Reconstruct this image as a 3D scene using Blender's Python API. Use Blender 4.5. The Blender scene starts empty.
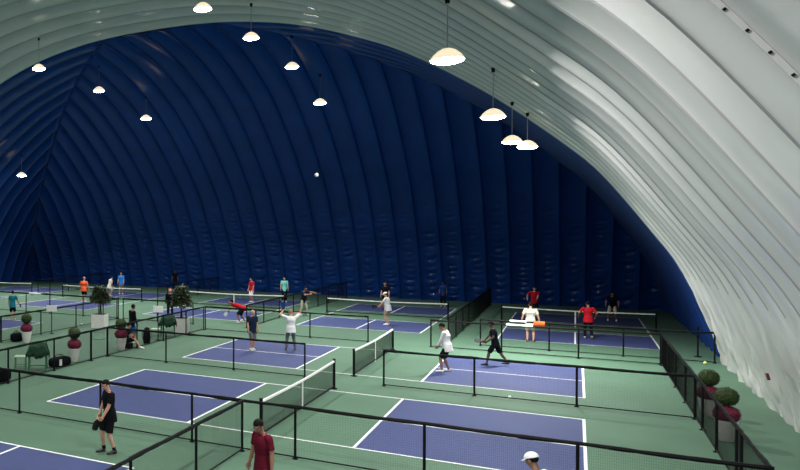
import bpy, bmesh, math, random
from mathutils import Vector, Matrix, noise
random.seed(7)
S = bpy.context.scene
C = S.collection
PI = math.pi
D = math.radians

# ------------------------------------------------------------------ materials
def mat(name, col, rough=.6, metal=0, var=0.0, vscale=4.0, bump=0.0, bscale=20.0, spec=.5, emit=None, estr=0, coat=0, trans=0):
    m = bpy.data.materials.new(name); m.use_nodes = True
    nt = m.node_tree; b = nt.nodes['Principled BSDF']
    b.inputs['Base Color'].default_value = (*col, 1)
    b.inputs['Roughness'].default_value = rough
    b.inputs['Metallic'].default_value = metal
    b.inputs['Specular IOR Level'].default_value = spec
    b.inputs['Coat Weight'].default_value = coat
    tc = nt.nodes.new('ShaderNodeTexCoord')
    if var > 0:
        n = nt.nodes.new('ShaderNodeTexNoise'); n.inputs['Scale'].default_value = vscale; n.inputs['Detail'].default_value = 5
        nt.links.new(tc.outputs['Object'], n.inputs['Vector'])
        r = nt.nodes.new('ShaderNodeMapRange'); r.inputs['From Min'].default_value = .3; r.inputs['From Max'].default_value = .7
        r.inputs['To Min'].default_value = 1-var; r.inputs['To Max'].default_value = 1+var
        nt.links.new(n.outputs['Fac'], r.inputs['Value'])
        mx = nt.nodes.new('ShaderNodeVectorMath'); mx.operation = 'SCALE'
        mx.inputs[0].default_value = col
        nt.links.new(r.outputs['Result'], mx.inputs['Scale'])
        nt.links.new(mx.outputs['Vector'], b.inputs['Base Color'])
    if bump > 0:
        n2 = nt.nodes.new('ShaderNodeTexNoise'); n2.inputs['Scale'].default_value = bscale; n2.inputs['Detail'].default_value = 4
        nt.links.new(tc.outputs['Object'], n2.inputs['Vector'])
        bp = nt.nodes.new('ShaderNodeBump'); bp.inputs['Strength'].default_value = bump; bp.inputs['Distance'].default_value = .05
        nt.links.new(n2.outputs['Fac'], bp.inputs['Height']); nt.links.new(bp.outputs['Normal'], b.inputs['Normal'])
    if emit:
        b.inputs['Emission Color'].default_value = (*emit, 1); b.inputs['Emission Strength'].default_value = estr
    return m

M = {}
M['green'] = mat('green_acrylic_court', (.068, .140, .090), .66, var=.10, vscale=.5, bump=.05, bscale=60, spec=.35)
M['blue'] = mat('blue_acrylic_court', (.037, .053, .150), .64, var=.07, vscale=.6, bump=.05, bscale=60, spec=.35)
M['line'] = mat('white_line_paint', (.78, .80, .80), .6)
M['vinyl'] = mat('white_dome_vinyl', (.60, .60, .59), .20, var=.03, vscale=.7, bump=.03, bscale=5, spec=.5)
M['liner'] = mat('blue_dome_liner', (.004, .041, .225), .22, var=.10, vscale=.6, bump=.12, bscale=5.0, spec=.42)
M['black'] = mat('black_powder_coat', (.004, .004, .005), .6, spec=.15)
M['seam_shade'] = mat('grey_seam_shade', (.36, .36, .36), .5)  # stripe along the roof's rib seams, crease shade put into its colour
M['seam_shade_blue'] = mat('dark_blue_seam_shade', (.002, .010, .05), .5)  # liner stripe beside each rib, darkened in colour to stand for crease shade
M['mesh'] = mat('black_netting', (.004, .005, .005), .9, spec=.1)
M['tape'] = mat('white_net_tape', (.80, .80, .79), .7, bump=.1)
M['lampshade'] = mat('pale_lamp_housing', (.75, .68, .5), .5, emit=(1, .84, .58), estr=.9)
M['lens'] = mat('lamp_lens', (1, 1, 1), .4, emit=(1, .97, .90), estr=40)
M['steel'] = mat('grey_steel', (.35, .35, .36), .35, metal=.9)
M['pot'] = mat('white_glazed_pot', (.72, .70, .68), .4, var=.04)
M['maroon'] = mat('maroon_flowers', (.13, .006, .032), .85, var=.35, vscale=22)
M['leaf'] = mat('topiary_leaves', (.022, .045, .006), .8, var=.45, vscale=16)
M['olive'] = mat('olive_leaves', (.050, .075, .035), .65, var=.4, vscale=9)
M['trunk'] = mat('dark_trunk', (.02, .018, .012), .8, var=.3)
M['skin'] = mat('light_skin', (.50, .27, .185), .55, var=.05, vscale=8)
M['skin2'] = mat('tan_skin', (.27, .135, .085), .55, var=.05, vscale=8)
M['skin3'] = mat('dark_skin', (.09, .045, .03), .55, var=.05, vscale=8)
def cloth(n, c, v=.08): 
    M[n] = mat(n, c, .85, var=v, vscale=9, bump=.35, bscale=14, spec=.08)
cloth('black_cloth', (.005, .006, .008)); cloth('dark_red_cloth', (.095, .007, .018)); cloth('white_cloth', (.72, .72, .72))
cloth('cream_cloth', (.60, .57, .50)); cloth('red_cloth', (.42, .010, .020)); cloth('orange_cloth', (.85, .12, .03)); cloth('teal_cloth', (.01, .16, .22))
cloth('mint_cloth', (.18, .62, .52)); cloth('navy_cloth', (.010, .018, .04)); cloth('khaki_cloth', (.50, .45, .34)); cloth('grey_cloth', (.10, .11, .12))
cloth('sky_blue_cloth', (.03, .20, .60)); cloth('tan_cloth', (.30, .20, .15)); cloth('dark_green_cloth', (.018, .05, .03), .3); cloth('pink_cloth', (.6, .22, .2))
cloth('royal_cloth', (.01, .04, .16))
M['hair'] = mat('dark_hair', (.005, .0045, .004), .7, bump=.5, bscale=60, spec=.12)
M['shoe_white'] = mat('white_shoe', (.75, .75, .74), .5)
M['shoe_black'] = mat('black_shoe', (.012, .012, .012), .5)
M['eye'] = mat('dark_eye', (.02, .012, .01), .3)
M['lip'] = mat('lips', (.30, .09, .07), .5)
M['paddle'] = mat('dark_paddle_face', (.02, .02, .023), .7, spec=.15)
M['greenmetal'] = mat('green_painted_metal', (.035, .16, .07), .5)
M['palegreen'] = mat('pale_green_plastic', (.38, .55, .38), .5)
M['sign'] = mat('white_sign_board', (.78, .78, .76), .5)
M['ball'] = mat('yellow_ball', (.75, .80, .25), .5)
M['wball'] = mat('white_ball', (.85, .85, .85), .5, emit=(1, 1, 1), estr=0)
M['outlet'] = mat('brown_outlet', (.10, .03, .025), .5)
M['outletin'] = mat('pinkish_cover', (.50, .25, .2), .5)

# ------------------------------------------------------------------ mesh helpers
def link(name, bm, mats, parent=None, smooth=False, loc=None):
    me = bpy.data.meshes.new(name)
    bm.normal_update(); bm.to_mesh(me); bm.free()
    for m in (mats if isinstance(mats, (list, tuple)) else [mats]): me.materials.append(m)
    if smooth:
        for p in me.polygons: p.use_smooth = True
    o = bpy.data.objects.new(name, me); C.objects.link(o)
    if parent: o.parent = parent
    if loc is not None: o.location = loc
    return o
def tag(o, label=None, cat=None, group=None, kind=None):
    if label: o['label'] = label
    if cat: o['category'] = cat
    if group: o['group'] = group
    if kind: o['kind'] = kind
    return o
def empty(name, loc, rz=0):
    o = bpy.data.objects.new(name, None); C.objects.link(o); o.location = loc; o.rotation_euler = (0, 0, rz); o.empty_display_size = .2
    return o
def box(bm, c, s, rz=0, mi=0):
    r = bmesh.ops.create_cube(bm, size=1)
    mt = Matrix.Translation(c) @ Matrix.Rotation(rz, 4, 'Z') @ Matrix.Diagonal((*s, 1))
    bmesh.ops.transform(bm, matrix=mt, verts=r['verts'])
    for f in {f for v in r['verts'] for f in v.link_faces}: f.material_index = mi
    return r['verts']
def tube(bm, p0, p1, r0, r1=None, seg=10, cap=True):
    p0 = Vector(p0); p1 = Vector(p1); r1 = r0 if r1 is None else r1
    d = p1-p0; L = d.length
    if L < 1e-6: return
    r = bmesh.ops.create_cone(bm, cap_ends=cap, segments=seg, radius1=r0, radius2=r1, depth=L)
    q = d.to_track_quat('Z', 'Y').to_matrix().to_4x4()
    bmesh.ops.transform(bm, matrix=Matrix.Translation((p0+p1)/2) @ q, verts=r['verts'])
def ell(bm, c, s, rot=None, u=16, v=10):
    r = bmesh.ops.create_uvsphere(bm, u_segments=u, v_segments=v, radius=1)
    mt = Matrix.Translation(c) @ (rot.to_4x4() if rot is not None else Matrix()) @ Matrix.Diagonal((*s, 1))
    bmesh.ops.transform(bm, matrix=mt, verts=r['verts'])
    return r['verts']
def lathe(bm, prof, seg=24, c=(0, 0, 0)):
    rings = []
    for r, z in prof:
        rings.append([bm.verts.new((c[0]+r*math.cos(2*PI*k/seg), c[1]+r*math.sin(2*PI*k/seg), c[2]+z)) for k in range(seg)])
    for a, b in zip(rings, rings[1:]):
        for k in range(seg): bm.faces.new((a[k], a[(k+1) % seg], b[(k+1) % seg], b[k]))
    bm.faces.new(rings[0][::-1]); bm.faces.new(rings[-1])
def loft(bm, rings, closed_ends=True):
    vr = [[bm.verts.new(p) for p in r] for r in rings]
    n = len(vr[0])
    for a, b in zip(vr, vr[1:]):
        for k in range(n): bm.faces.new((a[k], a[(k+1) % n], b[(k+1) % n], b[k]))
    if closed_ends: bm.faces.new(vr[0][::-1]); bm.faces.new(vr[-1])
def bev(o, w=.01, s=2):
    m = o.modifiers.new('bevel', 'BEVEL'); m.width = w; m.segments = s; m.limit_method = 'ANGLE'

# ------------------------------------------------------------------ dome
XR, XL, YB, YW, YF = 18.0, -31.5, 41.0, 19.6, -28.0
XM = (XR+XL)/2
DZ = [(0, 0), (.24, .83), (.7, 2.17), (1.4, 3.72), (2.29, 5.1), (3.96, 7.45), (5.37, 8.86), (7.61, 10.76), (9.62, 12.2), (11.75, 13.5),
      (13.56, 14.33), (15.47, 15.05), (17.5, 15.62), (20.2, 16.08), (22.5, 16.26), (24.75, 16.3)]
# densified smooth profile (Catmull-Rom), parametrised by arc length
def cr(p0, p1, p2, p3, t):
    return .5*((2*p1)+(-p0+p2)*t+(2*p0-5*p1+4*p2-p3)*t*t+(-p0+3*p1-3*p2+p3)*t**3)
_pts = []
_P = [(-.24, -.83)]+DZ+[(27, 16.26)]
for i in range(1, len(_P)-2):
    for k in range(8):
        t = k/8; _pts.append((cr(_P[i-1][0], _P[i][0], _P[i+1][0], _P[i+2][0], t), cr(_P[i-1][1], _P[i][1], _P[i+1][1], _P[i+2][1], t)))
_pts.append(DZ[-1])
_arc = [0]
for a, b in zip(_pts, _pts[1:]): _arc.append(_arc[-1]+math.hypot(b[0]-a[0], b[1]-a[1]))
ARC = _arc[-1]
def prof(s):
    s = min(max(s, 0), ARC-1e-6)
    lo, hi = 0, len(_arc)-1
    while hi-lo > 1:
        m = (lo+hi)//2
        if _arc[m] <= s: lo = m
        else: hi = m
    t = (s-_arc[lo])/(_arc[hi]-_arc[lo]); a, b = _pts[lo], _pts[hi]
    d = a[0]+(b[0]-a[0])*t; z = a[1]+(b[1]-a[1])*t
    tx, tz = b[0]-a[0], b[1]-a[1]; L = math.hypot(tx, tz)
    return d, z, -tz/L, tx/L          # point and outward normal (towards smaller d, larger z)
def arc_of_d(d):
    for i in range(1, len(_pts)):
        if _pts[i][0] >= d: 
            t = (d-_pts[i-1][0])/(_pts[i][0]-_pts[i-1][0]); return _arc[i-1]+t*(_arc[i]-_arc[i-1])
    return ARC
SP = (YW+9.6)/17.0            # rib spacing on the vault
def bulge(t, h=.17):
    f = t-math.floor(t)
    return h*(abs(math.sin(PI*f))**.55)
FS = [0, .011, .045, .10, .18, .28, .39, .5, .61, .72, .82, .90, .955, .989]
NP = len(FS)
def warp(i, n): return i//n+FS[i % n]
def swag(f, pid, s, top):
    # gathered drape folds hanging between two cables, strongest near the ground
    w = max(0, 1-s/top)
    if w <= 0: return 0
    c = 2*f-1
    ph = s-.8*c*c + .22*noise.noise(Vector((f*1.6, s*.5, pid*7.3)))
    n = noise.noise(Vector((f*2.0+pid*3.1, ph*2.6, pid*1.7)))
    env = (1-c**4)
    n2 = noise.noise(Vector((f*3.1+pid*1.3, ph*6.5, pid*4.7)))
    lam = .44+.07*math.sin(pid*2.1)
    fold = (1-abs(math.sin(ph*PI/lam+1.3*noise.noise(Vector((f*.9, s*.45, pid*2.9))))))**1.4
    return env*(w**.55)*(.13*fold*max(.15, .8+1.3*n)+.06*n+.03*n2)
def svals(smax, fine, nf, nc):
    a = [fine*k/nf for k in range(nf)] if smax > fine else []
    if not a: return [smax*k/(nf) for k in range(nf+1)]
    return a+[fine+(smax-fine)*k/nc for k in range(nc+1)]

def vault():
    bm = bmesh.new()
    n = int(round((YW-YF)/SP)); y0 = YW-n*SP
    half = [ARC*k/90 for k in range(91)]
    fine = [0, .12, .25, .4, .55, .7, .9, 1.1, 1.35, 1.6, 1.9, 2.2]
    half = fine+[h for h in half if h > 2.4]
    cols = []
    for i in range(n*NP+1):
        t = warp(i, NP); Y = y0+t*SP
        col = []
        for side in (1, -1):
            seq = half if side == 1 else half[-2::-1]
            for s in seq:
                d, z, nx, nz = prof(s)
                b = bulge(t)*(.25+.75*min(1, s/3.2))
                wr = max(0, 1-s/4.2)
                if wr > 0:
                    b += wr*(.16*noise.noise(Vector((Y*.9+s*.5, s*.5+Y*.4, 3.3*side)))+.15*(.5-abs(noise.noise(Vector((Y*1.5+s*1.5, s*.6, 9.1)))))+.06*noise.noise(Vector((Y*3.6-s*2.4, s*1.3, 2.1)))-.08)
                    if z < .9: b -= .10*(1-z/.9)*(.5+.5*math.sin(Y*4.1+1.7*math.sin(Y*1.3)))
                # inward-leaning gather next to the liner
                X = (XR-d-nx*b*1.0*(-1)*-1) if side == 1 else (XL+d+nx*b)
                if side == 1: X = XR-d-nx*b
                col.append(bm.verts.new((X, Y, max(z+nz*b, 0 if s > 0 else 0))))
        cols.append(col)
    for i, (a, b) in enumerate(zip(cols, cols[1:])):
        for k in range(len(a)-1):
            f = bm.faces.new((a[k], b[k], b[k+1], a[k+1])); f.material_index = int(i % NP in (0, NP-1) and 14 < k < len(a)-15)
    for i in range(0, len(cols), NP):
        for k in range(10, len(cols[i])-11):
            e = bm.edges.get((cols[i][k], cols[i][k+1]))
            if e: e.smooth = False
    return bm
tag(link('ceiling', vault(), [M['vinyl'], M['seam_shade']], smooth=True), 'ribbed white air dome roof curving down to the right', kind='structure')

def back_wall():
    bm = bmesh.new(); W = (XR-XL)/35
    npan = int(round((XR-XL)/W))
    cols = []
    for i in range(npan*NP+1):
        t = warp(i, NP); X = XL+t*W; f = t-math.floor(t); pid = math.floor(t+1e-6); f = 0 if i % NP == 0 else f
        dm = min(XR-X, X-XL, YB-YW)
        smax = arc_of_d(max(dm, .0001)) if dm > 0 else 0
        ss = [min(k*.065, smax) for k in range(125)]
        base = 125*.065
        if smax > base: ss += [base+(smax-base)*k/60 for k in range(61)]
        else: ss += [smax]*61
        col = []
        for s in ss:
            d, z, ny, nz = prof(s)
            b = bulge(t, .22)+swag(f, pid, s, 8.0)
            if s >= smax-1e-6: b = bulge(t, .2)*.3
            col.append(bm.verts.new((X, YB-d-ny*b, z+nz*b if s > 0 else 0)))
        cols.append(col)
    for i, (a, b) in enumerate(zip(cols, cols[1:])):
        for k in range(len(a)-1):
            f = bm.faces.new((a[k], a[k+1], b[k+1], b[k])); f.material_index = int(i % NP in (0, NP-1))
    for i in range(0, len(cols), NP):
        for k in range(len(cols[i])-1):
            e = bm.edges.get((cols[i][k], cols[i][k+1]))
            if e: e.smooth = False
    bmesh.ops.dissolve_degenerate(bm, dist=1e-5, edges=bm.edges)
    return bm
tag(link('wall_back', back_wall(), [M['liner'], M['seam_shade_blue']], smooth=True), 'tall quilted blue liner at the far end of the dome', kind='structure')

def side_wall(side):
    bm = bmesh.new()
    n = int(round((YB-YW)/1.5)); W = (YB-YW)/n
    cols = []
    for i in range(n*NP+1):
        t = warp(i, NP); Y = YW+t*W; f = t-math.floor(t); pid = 50+math.floor(t)+side*20
        smax = arc_of_d(max(YB-Y, .0001)) if YB-Y > 0 else 0
        ss = [min(k*.12, smax) for k in range(60)]
        base = 60*.12
        if smax > base: ss += [base+(smax-base)*k/60 for k in range(61)]
        else: ss += [smax]*61
        col = []
        for s in ss:
            d, z, nx, nz = prof(s)
            b = bulge(t, .2)+.5*swag(f, pid, s, 5.0)
            if s >= smax-1e-6: b = bulge(t, .2)*.3
            X = XR-d-nx*b if side > 0 else XL+d+nx*b
            col.append(bm.verts.new((X, Y, z+nz*b if s > 0 else 0)))
        cols.append(col)
    for i, (a, b) in enumerate(zip(cols, cols[1:])):
        for k in range(len(a)-1): bm.faces.new((a[k], a[k+1], b[k+1], b[k])).material_index = int(i % NP in (0, NP-1))
    for i in range(0, len(cols), NP):
        for k in range(len(cols[i])-1):
            e = bm.edges.get((cols[i][k], cols[i][k+1]))
            if e: e.smooth = False
    bmesh.ops.dissolve_degenerate(bm, dist=1e-5, edges=bm.edges)
    return bm
tag(link('wall_right', side_wall(1), [M['liner'], M['seam_shade_blue']], smooth=True), 'blue liner on the right side of the dome', kind='structure')
tag(link('wall_left', side_wall(-1), [M['liner'], M['seam_shade_blue']], smooth=True), 'blue liner on the left side of the dome', kind='structure')
# front end wall (behind the viewer)
bm = bmesh.new()
pp = []
for s in [ARC*k/40 for k in range(41)]:
    d, z, _, _ = prof(s); pp.append((XR+.1-d, z+.15))
for s in [ARC*k/40 for k in range(39, -1, -1)]:
    d, z, _, _ = prof(s); pp.append((XL-.1+d, z+.15))
bm.faces.new([bm.verts.new((x, YF-.4, z-.15 if z < .2 else z)) for x, z in pp])
r = bmesh.ops.extrude_face_region(bm, geom=bm.faces[:]); bmesh.ops.translate(bm, vec=(0, -.2, 0), verts=[v for v in r['geom'] if isinstance(v, bmesh.types.BMVert)])
tag(link('wall_front', bm, M['liner']), 'blue end wall of the dome', kind='structure')

# bolted batten along one cable of the roof
bt = empty('trim_1', (XR, -9.6, 0)); tag(bt, 'bolted white batten strip across the roof fabric', kind='structure')
bm = bmesh.new(); rings = []
def pv(s, off=0, dy=0):
    d, z, nx, nz = prof(s); return Vector((-d-nx*off, dy, z+nz*off))
for k in range(61):
    s = 1+k*.33
    rings.append([pv(s, .02, -.03), pv(s, .02, .03), pv(s, -.03, .022), pv(s, -.03, -.022)])
loft(bm, rings); link('batten_strip', bm, M['vinyl'], bt)
for k in range(16):
    s = 6.0+k*.26; bm = bmesh.new(); a = pv(s, .0, -.045); b = pv(s, -.025, -.045); tube(bm, a, b, .013, seg=8)
    link('bolt', bm, M['black'], bt)

# ------------------------------------------------------------------ floor with painted courts
bm = bmesh.new()
def quad(x0, y0, x1, y1, z, mi):
    vs = [bm.verts.new(p) for p in ((x0, y0, z), (x1, y0, z), (x1, y1, z), (x0, y1, z))]
    f = bm.faces.new(vs); f.material_index = mi
quad(XL-1, YF-1, XR+1, YB+1, 0, 0)
LW = .065
def court(x0, y0, along):
    L, Wd, NV = 13.41, 6.10, 2.134
    def Q(a0, b0, a1, b1, z, mi):      # a along the length, b across
        if along == 'x': quad(x0+a0, y0+b0, x0+a1, y0+b1, z, mi)
        else: quad(x0+b0, y0+a0, x0+b1, y0+a1, z, mi)
    h = LW/2
    for a0, a1 in ((0, L/2-NV), (L/2+NV, L)): Q(a0, 0, a1, Wd, .004, 1)
    Q(-h, -h, L+h, h, .008, 2); Q(-h, Wd-h, L+h, Wd+h, .008, 2)
    for a in (0, L/2-NV, L/2+NV, L): Q(a-h, h, a+h, Wd-h, .008, 2)
    Q(h, Wd/2-h, L/2-NV-h, Wd/2+h, .008, 2); Q(L/2+NV+h, Wd/2-h, L-h, Wd/2+h, .008, 2)
court(0, 0, 'x'); court(.035, 9.23, 'x'); court(-24.7, 9.15, 'x'); court(-24.7, -.1, 'x')
for x0 in (10.16, .7, -8.65, -18.9, -28.6): court(x0, 21.9, 'y')
court(-.88, -17.54, 'y'); court(8.6, -17.54, 'y'); court(-18.9, -17.54, 'y')
tag(link('floor', bm, [M['green'], M['blue'], M['line']]), 'green acrylic floor with blue painted pickleball courts', kind='structure')

# ------------------------------------------------------------------ fences
FH = 1.17
def fence(p0, p1, posts, label, name='court_fence', ruffle=.012, thick=()):
    p0 = Vector((*p0, 0)); p1 = Vector((*p1, 0)); d = p1-p0; L = d.length; ang = math.atan2(d.y, d.x)
    t = empty(name, p0, ang); tag(t, label, 'fence', 'black net fences between the courts')
    for x in posts:
        bm = bmesh.new(); r = .045 if x in thick else .03
        tube(bm, (x, 0, 0), (x, 0, FH+.03), r, seg=8); tube(bm, (x, 0, 0), (x, 0, .02), r*2.2, seg=8)
        link('post', bm, M['black'], t)
    # top rail with the net edge bunched over it
    bm = bmesh.new(); rg = []; n = max(4, int(L/.12))
    for k in range(n+1):
        x = L*k/n; rr = .036+ruffle*noise.noise(Vector((x*2.2+p0.x, p0.y, 1)))+.5*ruffle*noise.noise(Vector((x*7, p0.y, 5)))
        sag = -.012*math.sin(PI*((x/2.66) % 1))
        rg.append([(x, rr*math.cos(a)*.9, FH+sag+rr*math.sin(a)*1.15) for a in [2*PI*j/6 for j in range(6)]])
    loft(bm, rg); link('top_rail', bm, M['black'], t)
    bm = bmesh.new(); tube(bm, (0, 0, .05), (L, 0, .05), .017, seg=6); link('bottom_rail', bm, M['black'], t)
    bm = bmesh.new()
    n = int(L/.034)
    for k in range(1, n):
        x = L*k/n; tube(bm, (x, 0, .05), (x, 0, FH), .0018 if abs(d.y) > abs(d.x) else .0009, seg=3, cap=False)
    for k in range(1, 22):
        z = .05+(FH-.05)*k/22; tube(bm, (0, 0, z), (L, 0, z), .0008, seg=3, cap=False)
    link('netting', bm, M['mesh'], t)
    return t
W2 = -2.65
fence((W2+.1, -1.58), (15.95, -1.58), [.02, 2.72, 5.38, 7.98, 10.50, 13.17, 15.8, 18.5], 'nearest black fence crossing in front of the two big left and right courts', thick=(18.5,))
fence((6.73, -17.0), (6.73, -1.62), [.05, 2.2, 4.8, 7.45, 10.1, 12.81, 15.35], 'black fence running towards the viewer past the man in dark red')
fence((7.93, 7.78), (15.88, 7.78), [.02, 2.67, 5.32, 8.0], 'black fence in front of the man in white long sleeves')
fence((W2, 7.80), (5.37, 7.80), [.02, 2.65, 5.4, 8.0], 'black fence in front of the bald man in navy', thick=(.02,))
fence((W2, -8.0), (W2, 7.7), [.1, 2.7, 5.3, 7.0, 9.45, 12.1, 14.6], 'black fence behind the dark bags, left of the nearest left court', thick=(14.6,))
fence((W2, 7.9), (W2, 17.35), [2.4, 4.9, 7.3, 9.4], 'black fence in front of the bench and second white box planter')
fence((W2, 17.45), (5.35, 17.45), [.02, 2.7, 5.35, 7.98], 'black fence between the middle court and the far middle court')
fence((7.92, 17.5), (15.95, 17.5), [.02, 2.72, 5.4, 8.0], 'black fence just in front of the far right court, nearer of the pair')
fence((9.69, 19.05), (17.75, 19.05), [.02, 2.6, 5.15, 8.0], 'black fence with the orange towel, farther of the pair, reaching the dome wall')
fence((15.95, -1.5), (15.95, 17.4), [2.6, 3.1, 5.7, 8.0, 9.4, 11.6, 14.2, 16.6, 18.85], 'long black fence on the right beside the topiary planters')
fence((8.45, 18.9), (8.45, 39.2), [.02, 2.6, 5.2, 7.8, 10.4, 11.8, 13, 15.6, 18, 20.2], 'black fence between the far right court and the one beside it')
fence((-1.1, 19.2), (-1.1, 39.8), [.02, 2.6, 5.2, 7.8, 10.4, 13, 15.6, 18.2, 20.5], 'black fence beside the person in khaki trousers')
fence((-11.4, 29.1), (-11.4, 39.9), [.02, 1.6, 4.2, 6.8, 9.2, 10.7], 'black fence behind the second white box planter, far at the blue liner')
fence((-21.8, 29.1), (-21.8, 39.9), [.02, 1.6, 4.2, 6.8, 9.2, 10.7], 'black fence behind the man in orange')
fence((-8.65, 8.4), (-8.65, 18.9), [.03, 3.1, 6.2, 8.9, 10.4], 'black fence across the aisle behind the first white box planter', thick=(.03,))
fence((-24.0, 8.3), (-8.75, 8.3), [4, 6.6, 9.3, 12, 15.2], 'black fence at the left edge behind the pink bottle planter')
fence((-30.5, 19.05), (-8.65, 19.05), [2, 4.6, 7.2, 9.8, 12.4, 15.2, 17.0, 19.4, 21.8], 'black fence beyond the person in teal')
fence((-8.4, 19.05), (-4.0, 19.05), [.02, 2.2, 4.35], 'short black fence behind the person in black with the pink cap')

# ------------------------------------------------------------------ nets
def net(cx, cy, rz, label):
    t = empty('pickleball_net', (cx, cy, 0), rz); tag(t, label, 'net', 'pickleball nets')
    H = 3.38; 
    def top(x): return .865+.05*(abs(x)/H)**1.4
    for x in (-H, H):
        bm = bmesh.new(); tube(bm, (x, 0, 0), (x, 0, .95), .042, seg=12); tube(bm, (x, 0, .95), (x, 0, .97), .05, seg=12)
        po = link('post', bm, M['black'], t)
        bm = bmesh.new(); tube(bm, (x, 0, 0), (x, 0, .03), .1, seg=12); link('foot_plate', bm, M['black'], po)
    bm = bmesh.new(); N = 40; rg = []
    for k in range(N+1):
        x = -H+2*H*k/N; z = top(x); rg.append([(x, -.02, z-.055), (x, .02, z-.055), (x, .02, z), (x, -.02, z)])
    loft(bm, rg); link('top_tape', bm, M['tape'], t)
    bm = bmesh.new(); box(bm, (0, 0, .43), (.055, .03, .84)); link('centre_strap', bm, M['tape'], t)
    bm = bmesh.new(); tube(bm, (-H, 0, .09), (H, 0, .09), .026, seg=6); link('bottom_cord', bm, M['black'], t)
    bm = bmesh.new(); n = 150
    for k in range(1, n):
        x = -H+2*H*k/n; tube(bm, (x, 0, .09), (x, 0, top(x)-.04), .0034, seg=3, cap=False)
    for k in range(1, 17):
        z = .09+(.82-.09)*k/17; tube(bm, (-H, 0, z), (H, 0, z), .0026, seg=3, cap=False)
    link('netting', bm, M['mesh'], t)
net(6.70, 3.08, PI/2, 'nearest net, with white top tape, behind the man in dark red')
net(6.72, 12.35, PI/2, 'white taped net left of the man in white long sleeves')
net(13.21, 28.75, 0, 'net on the far right court, in front of the person in bright red facing it')
net(3.80, 28.75, 0, 'net on the far court behind the player in white cap')
net(-5.60, 28.75, 0, 'net on the far court below the player with white shorts')
net(-15.85, 28.75, 0, 'net behind the man in orange')
net(-25.5, 28.75, 0, 'net at the far left edge of the picture')

# ------------------------------------------------------------------ pendant lamps
def ceiling_z(x, y):
    d = min(XR-x, x-XL, (YB-y))
    return prof(arc_of_d(d))[1]
def lamp(x, y, z, label, group='pendant dome lamps', w=None):
    w = w or (620 if x > 5 else 330)*(2.2 if y > 22 else 1); sp = D(175 if x > 5 and y < 15 else 122)
    t = empty('pendant_lamp', (x, y, z)); tag(t, label, 'lamp', group)
    top = ceiling_z(x, y)-z+.02
    bm = bmesh.new(); tube(bm, (0, 0, .26), (0, 0, top), .013, seg=6); link('cable', bm, M['steel'], t)
    bm = bmesh.new(); tube(bm, (0, 0, top-.14), (0, 0, top), .05, .07, seg=10); link('ceiling_mount', bm, M['black'], t)
    bm = bmesh.new(); lathe(bm, [(.06, .27), (.10, .26), (.20, .21), (.30, .12), (.36, .03), (.38, 0), (.36, 0)], 24)
    link('lamp_shade', bm, M['lampshade'], t, True)
    bm = bmesh.new(); lathe(bm, [(.36, .0), (.34, -.035), (.24, -.07), (.10, -.085), (.01, -.088)], 24)
    link('lamp_lens', bm, M['lens'], t, True)
    ld = bpy.data.lights.new('lamp_light', 'AREA'); ld.shape = 'DISK'; ld.size = .66; ld.energy = w; ld.color = (1, .985, .95); ld.spread = sp
    lo = bpy.data.objects.new('lamp_light', ld); C.objects.link(lo); lo.parent = t; lo.location = (0, 0, -.10)
vis = [(10.66, 1.16, 9.10, 'largest bright pendant lamp, near the top right, against the white roof'),
       (10.95, 9.33, 8.75, 'pendant lamp with long cable, second in the right-hand row'),
       (11.03, 16.76, 8.65, 'left one of the two pendant lamps almost touching at the roof edge'),
       (11.55, 17.08, 8.45, 'right one of the two pendant lamps almost touching at the roof edge'),
       (.26, 10.6, 14.2, 'pendant lamp cut by the top edge of the picture'),
       (.44, 15.67, 14.05, 'pendant lamp against the top of the blue liner, nearest of its row'),
       (.12, 22.77, 14.0, 'pendant lamp in the middle of the central row over the blue liner'),
       (.35, 27.39, 12.65, 'lowest pendant lamp of the central row, nearest the small white dot'),
       (-12.37, 16.4, 14.2, 'pendant lamp at the left on the white and blue roof edge'),
       (-12.68, 23.37, 14.05, 'middle pendant lamp of the left row of three'),
       (-11.63, 27.8, 12.7, 'lowest pendant lamp of the left row of three'),
       (-23.7, 29.5, 9.35, 'lone low pendant lamp at the far left')]
for a in vis: lamp(*a[:3], a[3])
OUT = 'pendant lamps of the rows that continue beyond the frame'
for x, y, z in [(10.8, -6.5, 9.0), (10.8, -14, 9.0), (10.8, -22, 9.0), (.3, 4.0, 14.2), (.3, -3, 14.2), (.3, -11, 14.2), (.3, -20, 14.2), (-12.4, 9, 14.2), (-12.4, 1, 14.2), (-12.4, -8, 14.2),
                (-12.4, -18, 14.2), (-24, 21, 9.2), (-24, 13, 9.2), (-24, 4, 9.2), (-24, -8, 9.2)]:
    lamp(x, y, z, 'pendant dome lamp hanging beyond the frame', OUT)

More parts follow.
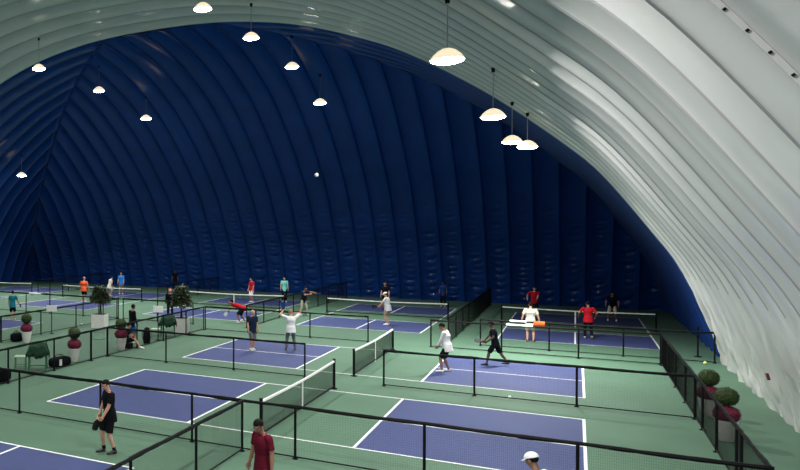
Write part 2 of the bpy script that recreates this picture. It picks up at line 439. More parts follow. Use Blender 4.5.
# ------------------------------------------------------------------ people
def ring(c, q, rx, ry, n=16):
    return [c+q @ Vector((rx*math.cos(2*PI*k/n), ry*math.sin(2*PI*k/n), 0)) for k in range(n)]
def capsule(bm, a, b, ra, rb, n=12, mid=None):
    a = Vector(a); b = Vector(b); d = b-a; q = d.to_track_quat('Z', 'Y')
    rs = []
    for t in (-.98, -.8, -.5, -.2): rs.append(ring(a+q @ Vector((0, 0, t*ra)), q, ra*math.sqrt(1-t*t), ra*math.sqrt(1-t*t), n))
    for t in (0, .3, .6, 1):
        r = ra+(rb-ra)*t
        if mid and 0 < t < 1: r += mid*(1 if t == .3 else .4)
        rs.append(ring(a+d*t, q, r, r, n))
    for t in (.2, .5, .8, .98): rs.append(ring(b+q @ Vector((0, 0, t*rb)), q, rb*math.sqrt(1-t*t), rb*math.sqrt(1-t*t), n))
    loft(bm, rs)
def ik(a, b, l1, l2, hint):
    a = Vector(a); b = Vector(b); d = b-a; L = d.length
    if L > (l1+l2)*.995: b = a+d*((l1+l2)*.995/L); d = b-a; L = d.length
    x = (l1*l1-l2*l2+L*L)/(2*L); h = math.sqrt(max(l1*l1-x*x, 0)); u = d/L
    hv = Vector(hint); hv = hv-u*hv.dot(u); hv.normalize()
    return a+u*x+hv*h, b
def person(loc, heading, label, H=1.75, shirt='black_cloth', pants='black_cloth', shoes='shoe_white', skin='skin', hair='hair', cap=None,
           lean=.06, side=0, handL=None, handR=None, footL=None, footR=None, pel=.93, head=(0, .1), long_sleeve=False, long_pants=False,
           paddle=None, detail=.011, twist=0, build=1.0, upper=False, collar=False, socks=None, elbow=(.5, -.8, -.2)):
    """local frame: faces +Y, own right side is +X; sizes for 1.75 m, scaled"""
    k = H/1.75
    P = Vector((0, 0, pel))
    sd = Matrix.Rotation(-lean, 3, 'X') @ Matrix.Rotation(side, 3, 'Y') @ Matrix.Rotation(twist, 3, 'Z')
    T = lambda x, y, z: P+sd @ Vector((x, y, z))
    hip = {s: P+Vector((.088*s, 0, -.03)) for s in (-1, 1)}
    sh = {s: T(.178*s*build**.5, -.01, .475) for s in (-1, 1)}
    neck = T(0, -.005, .53)
    hq = sd @ Matrix.Rotation(head[0], 3, 'Z') @ Matrix.Rotation(-head[1], 3, 'X')
    hc = neck+hq @ Vector((0, .022, .158))
    handR = T(.24, .12, -.06) if handR is None else Vector(handR); handL = T(-.24, .12, -.06) if handL is None else Vector(handL)
    footR = Vector((.12, 0, .085)) if footR is None else Vector(footR); footL = Vector((-.12, 0, .085)) if footL is None else Vector(footL)
    bm = bmesh.new()
    # trunk
    up = sd.to_quaternion()
    def trunk(bm, inf, z0, z1, flat):
        st = [(-.10, .125, .095), (-.04, .160, .112), (.05, .158, .112), (.15, .138, .100), (.25, .150, .108), (.35, .168, .116), (.42, .170, .108), (.455, .150, .096), (.485, .115, .080), (.512, .080, .066), (.54, .056, .056)]
        if flat: st = [(-.185, .170, .134), (-.13, .172, .132), (-.06, .170, .126)]+st[2:]; z0 = -1
        rs = []
        for z, rx, ry in st:
            if z < z0 or z > z1: continue
            bb = build if .0 < z < .40 else 1+(build-1)*.5
            rs.append(ring(T(0, (.02*(build-1)/.2 if .05 < z < .3 else 0), z), up, rx*build**.5+inf, ry*bb+inf, 20))
        loft(bm, rs)
    trunk(bm, 0, -.2, 1, 0)
    capsule(bm, T(0, -.005, .48), hc-hq @ Vector((0, .01, .05)), .056, .052)
    R3 = hq
    ell(bm, hc+hq @ Vector((0, -.005, .03)), (.076, .094, .088), R3, 20, 14)
    ell(bm, hc+hq @ Vector((0, .022, -.035)), (.058, .066, .078), R3, 16, 12)
    capsule(bm, hc+hq @ Vector((0, .088, .012)), hc+hq @ Vector((0, .102, -.022)), .010, .015, 8)
    for s in (-1, 1):
        ell(bm, hc+hq @ Vector((.077*s, -.005, -.005)), (.012, .022, .034), R3, 8, 8)
        ell(bm, hc+hq @ Vector((.032*s, .078, .028)), (.026, .014, .010), R3, 8, 6)
    hands = {}
    for s, hd in ((1, handR), (-1, handL)):
        el, hd = ik(sh[s], hd, .285, .255, T(elbow[0]*s, elbow[1], elbow[2])-T(0, 0, 0))
        capsule(bm, sh[s], el, .052, .041, mid=.004); capsule(bm, el, hd, .041, .028, mid=.004)
        ell(bm, sh[s], (.056, .056, .054), R3)
        fd = (hd-el).normalized(); hands[s] = (el, hd, fd)
        q = fd.to_track_quat('Z', 'Y')
        # palm, four curled fingers and a thumb leaving the side of the palm
        inw = (T(-1*s, .2, 0)-T(0, 0, 0)); inw = (inw-fd*inw.dot(fd)).normalized(); fwd = fd.cross(inw)*s
        if fwd.dot(T(0, 1, 0)-T(0, 0, 0)) < 0: fwd = -fwd
        Rm = Matrix((inw, fwd, fd)).transposed()
        ell(bm, hd+fd*.045, (.017, .040, .052), Rm, 12, 10)
        for j, (o, ln) in enumerate(((.030, .070), (.010, .078), (-.010, .073), (-.029, .058))):
            b0 = hd+fd*.075+fwd*o; b1 = b0+fd*ln*.5+inw*.008; b2 = b1+fd*ln*.25+inw*ln*.42
            capsule(bm, b0, b1, .0098, .009, 8); capsule(bm, b1, b2, .009, .0078, 8)
        b0 = hd+fd*.03+fwd*.032; b1 = b0+fwd*.028+fd*.03+inw*.006; b2 = b1+fd*.03+inw*.014+fwd*.004
        capsule(bm, b0, b1, .012, .0105, 8); capsule(bm, b1, b2, .0105, .009, 8)
    knees = {}
    for s, ft in ((1, footR), (-1, footL)):
        kn, ft = ik(hip[s], ft, .43, .415, (.06*s, 1, .1)); knees[s] = (kn, ft)
        capsule(bm, hip[s], kn, .083, .052, mid=.004); capsule(bm, kn, ft, .053, .035, mid=.008)
        capsule(bm, ft+Vector((0, -.03, -.04)), ft+Vector((.02*s, .12, -.055)), .033, .028)
    body = link('person', bm, M[skin], None, True)
    m = body.modifiers.new('one_skin', 'REMESH'); m.mode = 'VOXEL'; m.voxel_size = detail*.6; m.use_smooth_shade = True
    body.location = loc; body.rotation_euler = (0, 0, heading-PI/2); body.scale = (k, k, k)
    tag(body, label, 'person')
    def part(name, bm, mt, vox=detail, lab=None):
        o = link(name, bm, M[mt] if isinstance(mt, str) else mt, body, True)
        if vox:
            m = o.modifiers.new('one_surface', 'REMESH'); m.mode = 'VOXEL'; m.voxel_size = vox; m.use_smooth_shade = True
            sm = o.modifiers.new('soft', 'SMOOTH'); sm.iterations = 2; sm.factor = .4
        return o
    # shirt
    bm = bmesh.new(); trunk(bm, .016, -.11, .52, 1)
    for s in (-1, 1):
        el, hd, fd = hands[s]; a = sh[s]
        ell(bm, a+T(-.012*s, 0, -.008)-P, (.074, .074, .070), R3)
        if long_sleeve:
            capsule(bm, a, el, .068, .054); tube(bm, el-(hd-el)*.05, el+(hd-el)*.93, .054, .040, 14); ell(bm, el, (.054, .054, .054))
        else:
            d = el-a; tube(bm, a+d*.1, a+d*.74, .068, .064, 14)
    sh_o = part('shirt', bm, shirt)
    if collar:
        bm = bmesh.new(); q = up
        loft(bm, [ring(T(0, 0, .50), q, .085, .078), ring(T(0, 0, .535), q, .068, .066), ring(T(0, 0, .53), q, .060, .058), ring(T(0, 0, .49), q, .06, .06)]); part('collar', bm, shirt, None).parent = sh_o
    # shorts or trousers
    bm = bmesh.new()
    loft(bm, [ring(T(0, 0, z), up, rx*build**.5, ry*(1+(build-1)*.5)) for z, rx, ry in ((-.12, .13, .105), (-.08, .162, .118), (0, .164, .118), (.05, .158, .114), (.07, .15, .108))])
    for s in (-1, 1):
        kn, ft = knees[s]; a = hip[s]; d = kn-a
        ell(bm, a, (.088, .098, .095))
        if long_pants:
            tube(bm, a, kn, .098, .068, 16); ell(bm, kn, (.068, .068, .068)); tube(bm, kn, kn+(ft-kn)*.96, .067, .056, 16)
        else: tube(bm, a, a+d*.94, .092, .090, 16)
    part('trousers' if long_pants else 'shorts', bm, pants)
    for s in (-1, 1):
        kn, ft = knees[s]
        bm = bmesh.new(); c = ft+Vector((.006*s, .045, -.045))
        rs = []
        for y, w, h, z in ((-.10, .022, .02, .0), (-.09, .034, .045, .012), (-.05, .041, .055, .018), (0, .043, .046, .012), (.06, .049, .034, .0), (.11, .046, .026, -.004), (.15, .03, .020, -.01), (.16, .015, .012, -.014)):
            rs.append([Vector((c.x+w*math.cos(a)*(.9+.1*abs(math.sin(a))), c.y+y, max(c.z+z+h*math.sin(a), c.z-.038))) for a in [2*PI*j/14 for j in range(14)]])
        loft(bm, rs)
        part('shoe', bm, shoes, None)
        if socks:
            bm = bmesh.new(); d = (kn-ft); tube(bm, ft, ft+d*.2, .042, .046, 12); part('sock', bm, socks, None)
    # hair or cap
    bm = bmesh.new()
    if hair:
        top = ell(bm, hc+hq @ Vector((0, -.014, .038)), ((.087, .100, .098) if not cap else (.080, .093, .088)), R3, 22, 16)
        hqi = hq.inverted()
        kill = [v for v in top if (lambda p: cap and p.z > .07 or p.y > .035 and p.z < .055 or p.z < -.06 or (p.y > .005 and p.z < .0))(hqi @ (v.co-hc))]
        bmesh.ops.delete(bm, geom=kill, context='VERTS')
        part('hair', bm, hair, None)
    if cap:
        bm = bmesh.new() if hair else bm
        top = ell(bm, hc+hq @ Vector((0, -.008, .045)), (.096, .112, .092), R3, 22, 14)
        hqi = hq.inverted()
        bmesh.ops.delete(bm, geom=[v for v in top if (hqi @ (v.co-hc)).z < .032], context='VERTS')
        rs = []
        for t in range(9):
            a = PI*(.12+.76*t/8); cx, cy = .088*math.cos(a), .10*math.sin(a)
            o = Vector((cx*.95, cy+.075*math.sin(a), .028))
            i = Vector((cx, cy*.9, .045))
            rs.append([hc+hq @ i, hc+hq @ o, hc+hq @ (o+Vector((0, 0, -.008))), hc+hq @ (i+Vector((0, 0, -.010)))])
        loft(bm, rs)
        part('cap', bm, cap, None)
    elif not hair: bm.free()
    for s in (-1, 1):
        bm = bmesh.new(); ell(bm, hc+hq @ Vector((.030*s, .083, .012)), (.013, .008, .007), R3, 8, 6); part('eye', bm, 'eye', None)
    bm = bmesh.new(); ell(bm, hc+hq @ Vector((0, .083, -.052)), (.024, .008, .006), R3, 10, 6); part('mouth', bm, 'lip', None)
    if paddle:
        s = 1 if paddle[0] == 'R' else -1
        el, hd, fd = hands[s]
        Mw = Matrix.Translation(Vector(loc)) @ Matrix.Rotation(heading-PI/2, 4, 'Z') @ Matrix.Scale(k, 4)
        g = hd+fd*.07; d = Vector(paddle[1]).normalized()
        t = empty('pickleball_paddle', (0, 0, 0)); tag(t, paddle[2], 'paddle')
        nrm = Vector(paddle[3]) if len(paddle) > 3 else Vector((1, .2, 0)); nrm = (nrm-d*nrm.dot(d)).normalized(); w = d.cross(nrm)
        t.matrix_world = Mw @ Matrix.Translation(g) @ Matrix((w, nrm, d)).transposed().to_4x4()
        bm = bmesh.new()
        outl = [(.02, .07), (.06, .10), (.092, .14), (.098, .22), (.096, .28), (.075, .315), (.03, .33), (-.03, .33), (-.075, .315), (-.096, .28), (-.098, .22), (-.092, .14), (-.06, .10), (-.02, .07)]
        loft(bm, [[Vector((x, -.007, z)) for x, z in outl], [Vector((x, .007, z)) for x, z in outl]])
        link('paddle_face', bm, M[paddle[4]] if len(paddle) > 4 else M['paddle'], t)
        bm = bmesh.new(); tube(bm, (0, 0, -.06), (0, 0, .09), .016, .014, 10); link('grip', bm, M['black'], t)
    return body

# --- nearest players
person((4.22, -3.42, 0), D(-125), 'man in black shirt and shorts holding a dark paddle low', H=1.71, lean=.08, head=(.1, .22), shoes='shoe_black', socks='black_cloth',
       handR=(.12, .24, .83), handL=(-.17, .27, .86), footR=(.12, .10, .085), footL=(-.13, -.06, .085), detail=.009, collar=True, build=1.12,
       paddle=('R', (.05, .28, -.9), 'dark paddle held low by the man in black', (1, .2, .3)))
person((8.47, -5.12, 0), D(-122), 'man in dark red polo shirt walking, cut off at the waist by the lower edge', H=1.76, shirt='dark_red_cloth', pants='grey_cloth', skin='skin2', lean=.05, head=(.15, .42),
       handR=(.27, .10, .84), handL=(-.27, .02, .84), detail=.009, collar=True, build=1.06)
person((12.77, -4.92, 0), D(150), 'person in white cap, only the head showing at the lower edge', H=1.74, shirt='white_cloth', pants='black_cloth', skin='skin2', hair='hair', cap='white_cloth', lean=.12, head=(0, .25), detail=.01)
# --- middle courts
person((9.36, 11.5, 0), D(176), 'player in white long-sleeved top, black shorts and white shoes', H=1.82, shirt='white_cloth', skin='skin2', long_sleeve=True, lean=.16, head=(.25, .30), pel=.91,
       handR=(.12, .34, .78), handL=(-.10, .36, .76), footR=(.15, -.02, .085), footL=(-.14, .14, .085), build=1.25)
person((10.68, 13.95, 0), D(185), 'dark-clothed player in mid-stride swinging a paddle, behind the player in white long sleeves', H=1.72, shirt='black_cloth', skin='skin3', lean=.16, pel=.90, head=(0, .1),
       handR=(.24, .36, .90), handL=(-.26, .26, .95), footR=(.1, -.44, .12), footL=(-.1, .28, .085), shoes='shoe_black',
       paddle=('R', (.2, .9, .1), 'grey paddle swung by the dark-clothed player', (.5, 0, -.8)))
person((1.69, 12.5, 0), D(-38), 'bald man in navy polo and grey shorts with white shoes', H=1.74, shirt='navy_cloth', pants='grey_cloth', hair=None, head=(0, .1), build=1.15, collar=True,
       footR=(.08, .04, .085), footL=(-.07, -.06, .085))
person((3.08, 13.4, 0), D(120), 'man in white t-shirt and dark trousers with elbows raised', H=1.74, shirt='white_cloth', pants='grey_cloth', shoes='shoe_black', skin='skin', long_pants=True, build=1.25,
       handL=(-.30, .16, 1.66), handR=(.17, .16, 1.56), hair='tan_cloth', footR=(.18, 0, .085), footL=(-.18, 0, .085), lean=.02, elbow=(1.2, .0, .25),
       paddle=('L', (-.1, .1, .9), 'blue paddle raised by the man in white t-shirt', (0, 1, 0), 'royal_cloth'))
# --- far courts
person((4.81, 24.45, 0), D(175), 'player in white shirt and white cap, tan shorts, on the far middle court', H=1.78, shirt='white_cloth', pants='tan_cloth', cap='white_cloth', lean=.16, build=1.25,
       handR=(.18, .42, .98), handL=(-.14, .44, .95), paddle=('L', (-.1, .9, 0), 'paddle held by the player in white cap', (1, 0, 0)))
person((3.1, 32.4, 0), D(-95), 'person in black at the far baseline behind the player in white cap', H=1.8, shirt='black_cloth', pants='black_cloth', shoes='shoe_black')
person((11.5, 21.6, 0), D(92), 'stout man in cream shirt seen from behind at the far right court', H=1.82, shirt='cream_cloth', pants='khaki_cloth', skin='skin', build=1.25, handR=(.34, .05, .88), handL=(-.34, .05, .88), shoes='shoe_black')
person((13.72, 24.3, 0), D(97), 'man in bright red shirt and black trousers seen from behind', H=1.76, shirt='red_cloth', pants='black_cloth', long_pants=True, skin='skin2', build=1.15, lean=.12, handL=(-.36, .16, 1.02), handR=(.32, .2, 1.0), footR=(.12, -.2, .14), shoes='khaki_cloth',
       paddle=('L', (-.4, .8, 0), 'paddle held out by the man in bright red', (0, .2, 1)))
person((11.2, 33.3, 0), D(-85), 'man in red shirt facing the net at the far baseline', H=1.78, shirt='red_cloth', pants='black_cloth', build=1.2, lean=.1, handL=(-.1, .38, 1.0), handR=(.36, .12, 1.0))
person((14.95, 33.2, 0), D(-95), 'person in black shirt and light shorts at the far right baseline', H=1.72, shirt='black_cloth', pants='khaki_cloth', lean=.2, pel=.88, skin='skin2', handR=(.3, .3, .9), handL=(-.3, .3, .9), footR=(.2, 0, .085), footL=(-.2, 0, .085))
person((-5.8, 32.6, 0), D(-120), 'player in red shirt and white shorts at the far middle baseline', H=1.76, shirt='red_cloth', pants='white_cloth', footR=(.08, 0, .085), footL=(-.08, 0, .085))
person((-3.95, 34.0, 0), D(-70), 'player in mint shirt and black trousers near the blue liner', H=1.80, shirt='mint_cloth', pants='black_cloth', long_pants=True)
person((-.35, 26.5, 0), D(-25), 'player in navy shirt and khaki trousers reaching out with a paddle', H=1.76, shirt='navy_cloth', pants='khaki_cloth', long_pants=True, lean=.2, skin='skin2',
       handL=(-.3, .60, 1.36), handR=(.05, .52, 1.28), footR=(.2, -.1, .085), footL=(-.16, .15, .085), paddle=('L', (0, 1, -.1), 'paddle reached out by the player in khaki trousers', (0, 0, 1)))
person((-2.0, 21.0, 0), D(185), 'player in red shirt bending low to the left', H=1.74, shirt='red_cloth', pants='navy_cloth', lean=1.25, pel=.84, head=(0, -.7), handR=(.2, .85, .62), handL=(-.2, .75, .95), skin='skin2', footR=(.16, -.1, .085), footL=(-.16, .12, .085), 
       paddle=('R', (0, .6, -.7), 'white paddle of the bending player', (1, 0, 0), 'shoe_white'))
person((-15.75, 26.3, 0), D(95), 'man in bright orange shirt seen from behind', H=1.76, shirt='orange_cloth', pants='black_cloth', build=1.25, shoes='shoe_white', handR=(.34, .1, .9), handL=(-.34, .1, .9), hair='tan_cloth')
person((-13.4, 15.3, 0), D(120), 'person in teal top and black shorts at the left', H=1.66, shirt='teal_cloth', pants='black_cloth', lean=.12, footR=(.1, .1, .085), footL=(-.1, -.06, .085), handR=(.34, .3, .95),
       paddle=('R', (.2, .8, -.4), 'paddle of the person in teal', (1, 0, 0)))
person((-16.65, 33.1, 0), D(-80), 'player in sky blue shirt and grey shorts far at the left', H=1.78, shirt='sky_blue_cloth', pants='grey_cloth')
person((-16.6, 31.2, 0), D(60), 'player in cream shirt stooping in front of the player in sky blue', H=1.62, shirt='cream_cloth', pants='cream_cloth', lean=.3, pel=.88)
person((-14.66, 38.6, 0), D(-85), 'person in black standing against the blue liner, above the second plant', H=1.78, shirt='black_cloth', pants='black_cloth', long_pants=True, skin='skin3')
person((5.9, 36.5, 0), D(-95), 'person in dark blue standing against the blue liner', H=1.70, shirt='royal_cloth', pants='black_cloth', long_pants=True, skin='skin3')
# --- in the aisle
person((-3.55, 11.45, 0), D(60), 'person in black jacket and bright blue shorts standing in the aisle', H=1.76, shirt='black_cloth', pants='sky_blue_cloth', long_sleeve=True, skin='skin2')
person((-6.1, 20.4, 0), D(-60), 'person in black with a pink cap beside the second plant', H=1.76, shirt='black_cloth', pants='black_cloth', long_pants=True, long_sleeve=True, cap='pink_cloth')
person((-3.1, 10.15, 0), D(20), 'seated person in dark clothes with bare legs stretched beside the third planter', H=1.65, shirt='black_cloth', pants='black_cloth', pel=.34, lean=.15, footR=(.12, .66, .085), footL=(-.12, .55, .085),
       handR=(.15, .4, .4), handL=(-.15, .4, .4), hair='hair')
bm = bmesh.new(); box(bm, (0, 0, .10), (.5, .34, .20)); o = link('low_crate', bm, M['black'], loc=(-3.1, 10.15, 0)); bev(o, .02); tag(o, 'low black crate under the seated person', 'crate')

# ------------------------------------------------------------------ planters
def leafball(name, mt, parent, c, r, n, leaf, squash=1.0):
    bm = bmesh.new(); bmesh.ops.create_icosphere(bm, subdivisions=3, radius=r*.95)
    for v in bm.verts: v.co = v.co*(1+.07*noise.noise(v.co*14+Vector((c[2]*9, 0, 0))))
    for _ in range(n):
        d = Vector((random.gauss(0, 1), random.gauss(0, 1), random.gauss(0, 1))).normalized(); p = d*r*random.uniform(.92, 1.03)
        t = d.orthogonal().normalized(); t.rotate(Matrix.Rotation(random.uniform(0, 6.28), 3, d)); b = d.cross(t); u = (t+d*random.uniform(-.2, .9)).normalized()
        vs = [bm.verts.new(p-b*leaf*.4), bm.verts.new(p+u*leaf), bm.verts.new(p+b*leaf*.4), bm.verts.new(p-u*leaf*.35)]
        bm.faces.new(vs)
    bmesh.ops.scale(bm, vec=(1, 1, squash), verts=bm.verts)
    return link(name, bm, M[mt], parent, loc=c)
def planter(loc, label, s=1.0):
    t = empty('topiary_planter', loc); tag(t, label, 'planter', 'topiary planters with maroon flowers')
    bm = bmesh.new(); lathe(bm, [(.14*s, 0), (.15*s, .02), (.205*s, .30*s), (.235*s, .50*s), (.24*s, .52*s), (.215*s, .52*s), (.20*s, .48*s)], 28); link('pot', bm, M['pot'], t, True)
    leafball('flower_ring', 'maroon', t, (0, 0, .67*s), .285*s, 500, .035, .80)
    leafball('leaf_ball', 'leaf', t, (0, 0, 1.10*s), .245*s, 900, .03, .95)
planter((-3.1, 6.1, 0), 'potted topiary at left with white tapered pot, standing behind the fence near the bags')
planter((-7.55, 8.9, 0), 'potted topiary farthest left with pinkish mark on its pot')
planter((-2.98, 9.5, 0), 'potted topiary beside the seated person')
planter((16.28, 8.3, 0), 'farther of the two potted topiaries at the right fence', .98)
planter((16.30, 5.55, 0), 'nearer of the two potted topiaries at the right fence', .98)

def tree_box(loc, rz, label, hgt, seed, w=.72):
    random.seed(seed)
    b = bmesh.new(); box(b, (0, 0, .35), (w, w, .70)); t = link('box_planter', b, M['pot'], loc=loc); t.rotation_euler.z = rz; bev(t, .015)
    tag(t, label, 'planter', 'white box planters')
    b = bmesh.new(); box(b, (0, 0, .68), (w*.88, w*.88, .06)); link('soil', b, M['trunk'], t)
    b = bmesh.new()
    pts = [(0, -.24, .7), (.03, -.27, 1.1), (-.02, -.2, 1.5)], [(0, .24, .7), (-.03, .25, 1.15), (.02, .18, 1.55)], [(0, 0, .7), (.02, .05, 1.4), (0, 0, hgt-.25)]
    for ch in pts:
        for a, c in zip(ch, ch[1:]): tube(b, a, c, .03, .022, 7)
    link('trunk', b, M['trunk'], t)
    b = bmesh.new()
    for _ in range(2300):
        th = random.uniform(0, 2*PI); zz = random.triangular(1.25, hgt, 1.55); rr = .44*math.sqrt(random.random())*(1.15-.75*(zz-1.25)/(hgt-1.25))
        p = Vector((rr*math.cos(th), rr*math.sin(th), zz)); d = Vector((math.cos(th), math.sin(th), random.uniform(-.7, .6))).normalized(); s_ = d.cross(Vector((0, 0, 1))).normalized(); L = random.uniform(.12, .24); n = s_.cross(d)
        vs = [b.verts.new(p), b.verts.new(p+d*L*.5+s_*L*.28+n*.01), b.verts.new(p+d*L-n*.02), b.verts.new(p+d*L*.5-s_*L*.28+n*.01)]
        b.faces.new(vs)
    link('foliage', b, M['olive'], t)
    return t
tree_box((-7.56, 15.2, 0), .25, 'white box planter with leafy plant, below the man in orange', 2.2, 3)
tree_box((-3.28, 16.0, 0), .3, 'white box planter with leafy plant beside the person in pink cap', 2.35, 5)

# ------------------------------------------------------------------ furniture in the aisle
def stool(loc, rz, label, s=1.0):
    t = empty('plastic_stool', loc, rz); tag(t, label, 'stool')
    b = bmesh.new(); box(b, (0, 0, .45), (.42, .40, .035)); o = link('seat', b, M['palegreen'], t); bev(o, .012)
    for x in (-.18, .18):
        for y in (-.17, .17):
            b = bmesh.new(); tube(b, (x*1.08, y*1.08, 0), (x, y, .44), .014, seg=8); link('leg', b, M['greenmetal'], t)
    b = bmesh.new()
    for y in (-.18, .18): tube(b, (-.19, y, .12), (.19, y, .12), .009, seg=6)
    link('stretcher', b, M['greenmetal'], t)
def coat_chair(loc, rz, label, clabel):
    t = empty('green_chair', loc, rz); tag(t, label, 'chair', 'green metal chairs in the aisle')
    for x in (-.30, .30):
        for y in (-.24, .24):
            b = bmesh.new(); tube(b, (x*1.06, y*1.1, 0), (x, y, .74 if y < 0 else 1.0), .02, seg=8); link('leg', b, M['greenmetal'], t)
    b = bmesh.new(); box(b, (0, 0, .52), (.62, .50, .03)); o = link('seat', b, M['greenmetal'], t); bev(o, .01)
    b = bmesh.new(); box(b, (0, .25, .86), (.62, .03, .22)); o = link('backrest', b, M['greenmetal'], t); bev(o, .01)
    for x in (-.31, .31):
        b = bmesh.new(); box(b, (x, 0, .75), (.05, .52, .03)); o = link('armrest', b, M['greenmetal'], t); bev(o, .01)
    b = bmesh.new()
    for z in (.16,):
        for x in (-.3, .3): tube(b, (x, -.25, z), (x, .25, z), .014, seg=6)
        tube(b, (-.3, 0, z), (.3, 0, z), .014, seg=6)
    link('stretcher', b, M['greenmetal'], t)
    # clothes heaped over it: a draped cloth with thickness
    b = bmesh.new(); N, K = 26, 18; g = {}
    for i in range(N+1):
        for j in range(K+1):
            u = i/N*2-1; v = j/K*2-1
            x = u*.44; y = v*.34+.02; e = max(abs(u), abs(v))
            z = .88+.14*math.exp(-((u-.4)**2+v*v)*4) + .05*noise.noise(Vector((u*2.5, v*2.5, rz)))
            if e > .72: z -= (e-.72)*(1.25+.7*noise.noise(Vector((u*3, v*3, 4+rz)))); x *= 1-.10*(e-.7); y *= 1-.1*(e-.7)
            g[i, j] = b.verts.new((x, y, z))
    for i in range(N):
        for j in range(K): b.faces.new((g[i, j], g[i+1, j], g[i+1, j+1], g[i, j+1]))
    o = link('draped_jacket', b, M['dark_green_cloth'], loc=loc, smooth=True); o.rotation_euler.z = rz; tag(o, clabel, 'jacket')
    m = o.modifiers.new('thick', 'SOLIDIFY'); m.thickness = .025
coat_chair((-3.27, 3.95, 0), .55, 'green metal chair behind the fence at the left', 'dark green jackets heaped over the chair at the left')
stool((-3.95, 3.8, 0), .55, 'pale green stool beside the leftmost green chair')
coat_chair((-3.2, 14.35, 0), .4, 'green metal chair left of the second white box planter', 'dark jackets heaped over the chair by the second white box planter')
stool((-3.3, 13.3, 0), .5, 'pale green stool right of the seated person')

def bag(loc, rz, s, label, white=False, tall=False):
    t = empty('sports_bag', loc, rz); tag(t, label, 'bag')
    L, W, Hh = s
    b = bmesh.new(); rs = []
    for k in range(15):
        u = k/14*2-1; f = (1-abs(u)**5)**.35 if abs(u) < 1 else .02
        f = max(f, .25); x = u*L/2
        rs.append([Vector((x, W/2*f*math.copysign(abs(math.cos(a))**.6, math.cos(a)), Hh/2+Hh/2*f*math.copysign(abs(math.sin(a))**.6, math.sin(a))*(1+.08*noise.noise(Vector((u*3, a, L)))))) for a in [2*PI*j/20 for j in range(20)]])
    loft(b, rs); link('bag_body', b, M['black_cloth'], t, True)
    b = bmesh.new()
    for y in (-W*.28, W*.28):
        pts = [Vector((-L*.2+L*.4*k/10, y*(1-.5*math.sin(PI*k/10)), Hh*.93+.12*math.sin(PI*k/10))) for k in range(11)]
        for a, c in zip(pts, pts[1:]): tube(b, a, c, .012, seg=6)
    link('handle', b, M['black'], t)
    if white:
        b = bmesh.new(); box(b, (-L*.12, -W/2-.003, Hh*.5), (.12, .02, Hh*.62)); tag(link('label_patch', b, M['sign'], t), 'white patch')
bag((-2.99, 4.95, 0), D(75), (1.0, .38, .36), 'black sports bag with white patch on the floor by the left fence', True)
bag((-3.05, 1.35, 0), D(80), (1.15, .42, .44), 'bulky black bag at the left edge behind the nearest fence')
bag((-8.2, 9.0, 0), D(70), (.6, .34, .40), 'small black bag beside the leftmost topiary planter')
b = bmesh.new()
t = empty('backpack', (-2.95, 11.75, 0), D(80)); tag(t, 'tall black backpack leaning at the fence right of the seated person', 'backpack')
rs = []
for z, w, d in ((0, .16, .10), (.03, .2, .13), (.3, .21, .14), (.55, .19, .12), (.68, .13, .09), (.72, .06, .04)):
    rs.append([Vector((w*math.cos(a), d*math.sin(a), z)) for a in [2*PI*j/18 for j in range(18)]])
loft(b, rs); link('bag_body', b, M['black_cloth'], t, True)
b = bmesh.new()
for x in (-.1, .1):
    pts = [Vector((x, .13+.05*math.sin(PI*k/8), .15+.45*k/8)) for k in range(9)]
    for a, c in zip(pts, pts[1:]): tube(b, a, c, .016, seg=6)
link('strap', b, M['black'], t)

def sign(loc, rz, label, h, w=.62):
    t = empty('court_sign', loc, rz); tag(t, label, 'sign', 'blank white boards on posts')
    b = bmesh.new(); tube(b, (0, 0, 0), (0, 0, h), .022, seg=8); tube(b, (0, 0, 0), (0, 0, .02), .12, seg=12); link('post', b, M['black'], t)
    b = bmesh.new(); box(b, (0, -.03, h+.02), (w, .03, .30)); o = link('board', b, M['sign'], t); bev(o, .006)
sign((-8.36, 12.0, 0), .5, 'white board on a post right of the leftmost topiary planter', 1.22, .50)
sign((-2.95, 12.85, 0), .5, 'white board on a post above the backpack', 1.42, .46)

# ------------------------------------------------------------------ small things
def towel(loc, rz, w, drop, mt, label, tilt=0):
    b = bmesh.new(); n = 14; rs = []
    for i in range(n+1):
        x = -w/2+w*i/n; wv = .008*math.sin(i*1.3)
        rs.append([Vector((x, -.055+wv, -drop*(1+.1*math.sin(i*.7)))), Vector((x, -.05, 0)), Vector((x, -.02, .05)), Vector((x, .02, .05)), Vector((x, .05, 0)), Vector((x, .055-wv, -drop*.8)),
                   Vector((x, .048, -drop*.8)), Vector((x, .040, 0)), Vector((x, .015, .042)), Vector((x, -.015, .042)), Vector((x, -.04, 0)), Vector((x, -.047+wv, -drop*(1+.1*math.sin(i*.7))))])
    loft(b, rs); o = link('towel', b, M[mt], loc=loc, smooth=True); o.rotation_euler.z = rz; tag(o, label, 'towel'); return o
towel((11.93, 19.05, FH), 0, .42, .20, 'orange_cloth', 'bright orange towel hung over the fence behind the stout man')
towel((11.15, 19.05, FH), 0, .62, .03, 'white_cloth', 'white towel folded over the farther fence left of the orange towel')
towel((11.28, 17.5, FH), 0, .95, .025, 'white_cloth', 'white towel lying along the nearer fence before the stout man')
towel((-14.6, 19.05, FH), 0, .9, .06, 'white_cloth', 'white towel over the fence right of the person in teal')
def small_ball(loc, mt, label, r=.045):
    b = bmesh.new(); bmesh.ops.create_icosphere(b, subdivisions=3, radius=r); o = link('ball', b, M[mt], loc=loc, smooth=True); tag(o, label, 'ball')
small_ball((17.35, 18.55, .06), 'ball', 'yellow ball on the floor beside the farther right topiary', .06)
small_ball((8.25, 26.4, .08), 'ball', 'pale yellow ball behind the fence between the two far right courts', .08)
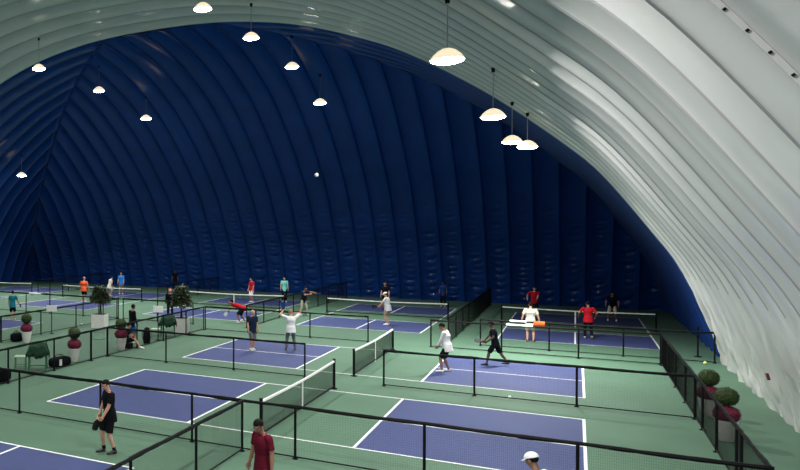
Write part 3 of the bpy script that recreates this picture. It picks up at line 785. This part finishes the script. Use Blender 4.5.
small_ball((11.54, 8.0, .04), 'wball', 'white ball on the floor at the foot of the fence before the dark-clothed player', .04)
small_ball((-8.95, 15.6, .05), 'wball', 'white ball on the floor right of the leftmost sign board', .05)
# ball in flight before the blue liner
small_ball((7.46, 1.75, 6.57), 'wball', 'white ball high in the air in front of the blue liner', .05)
b = bmesh.new(); box(b, (0, 0, .0), (.06, .15, .17)); t = link('wall_outlet', b, M['outlet'], loc=(17.47, 8.17, 1.26)); t.rotation_euler = (0, D(-15), 0); tag(t, 'small brown outlet box on the white dome wall at the right', 'outlet')
b = bmesh.new(); box(b, (-.035, 0, .0), (.015, .09, .10)); link('cover', b, M['outletin'], t)
b = bmesh.new(); box(b, (0, 0, .015), (.45, .45, .03)); t = link('floor_hatch', b, M['greenmetal'], loc=(-5.45, 11.7, 0)); bev(t, .008); tag(t, 'small square green cover on the floor of the aisle', 'hatch')
b = bmesh.new(); tube(b, (0, 0, 0), (0, 0, 1.2), .03, seg=8); tube(b, (0, 0, 0), (0, 0, .03), .12, seg=10); t = link('marker_post', b, M['black'], loc=(17.35, 20.6, 0)); tag(t, 'short black post standing at the foot of the blue liner at the right', 'post')

# ------------------------------------------------------------------ world, camera, view
w = bpy.data.worlds.new('world'); S.world = w; w.use_nodes = True
w.node_tree.nodes['Background'].inputs[0].default_value = (.02, .02, .022, 1); w.node_tree.nodes['Background'].inputs[1].default_value = .2
cd = bpy.data.cameras.new('camera'); cam = bpy.data.objects.new('camera', cd); C.objects.link(cam); S.camera = cam
cam.location = (13.1954, -18.3799, 5.1628)
cam.rotation_euler = (PI/2-.0087, 0, .5741)
cd.sensor_width = 36; cd.sensor_fit = 'HORIZONTAL'; cd.lens = 759.23*36/800; cd.shift_x = (400-84.35)/800; cd.clip_end = 300
S.view_settings.view_transform = 'Standard'; S.view_settings.look = 'None'; S.view_settings.gamma = 1; S.view_settings.exposure = 0
S.cycles.max_bounces = 8; S.cycles.diffuse_bounces = 3; S.cycles.glossy_bounces = 3
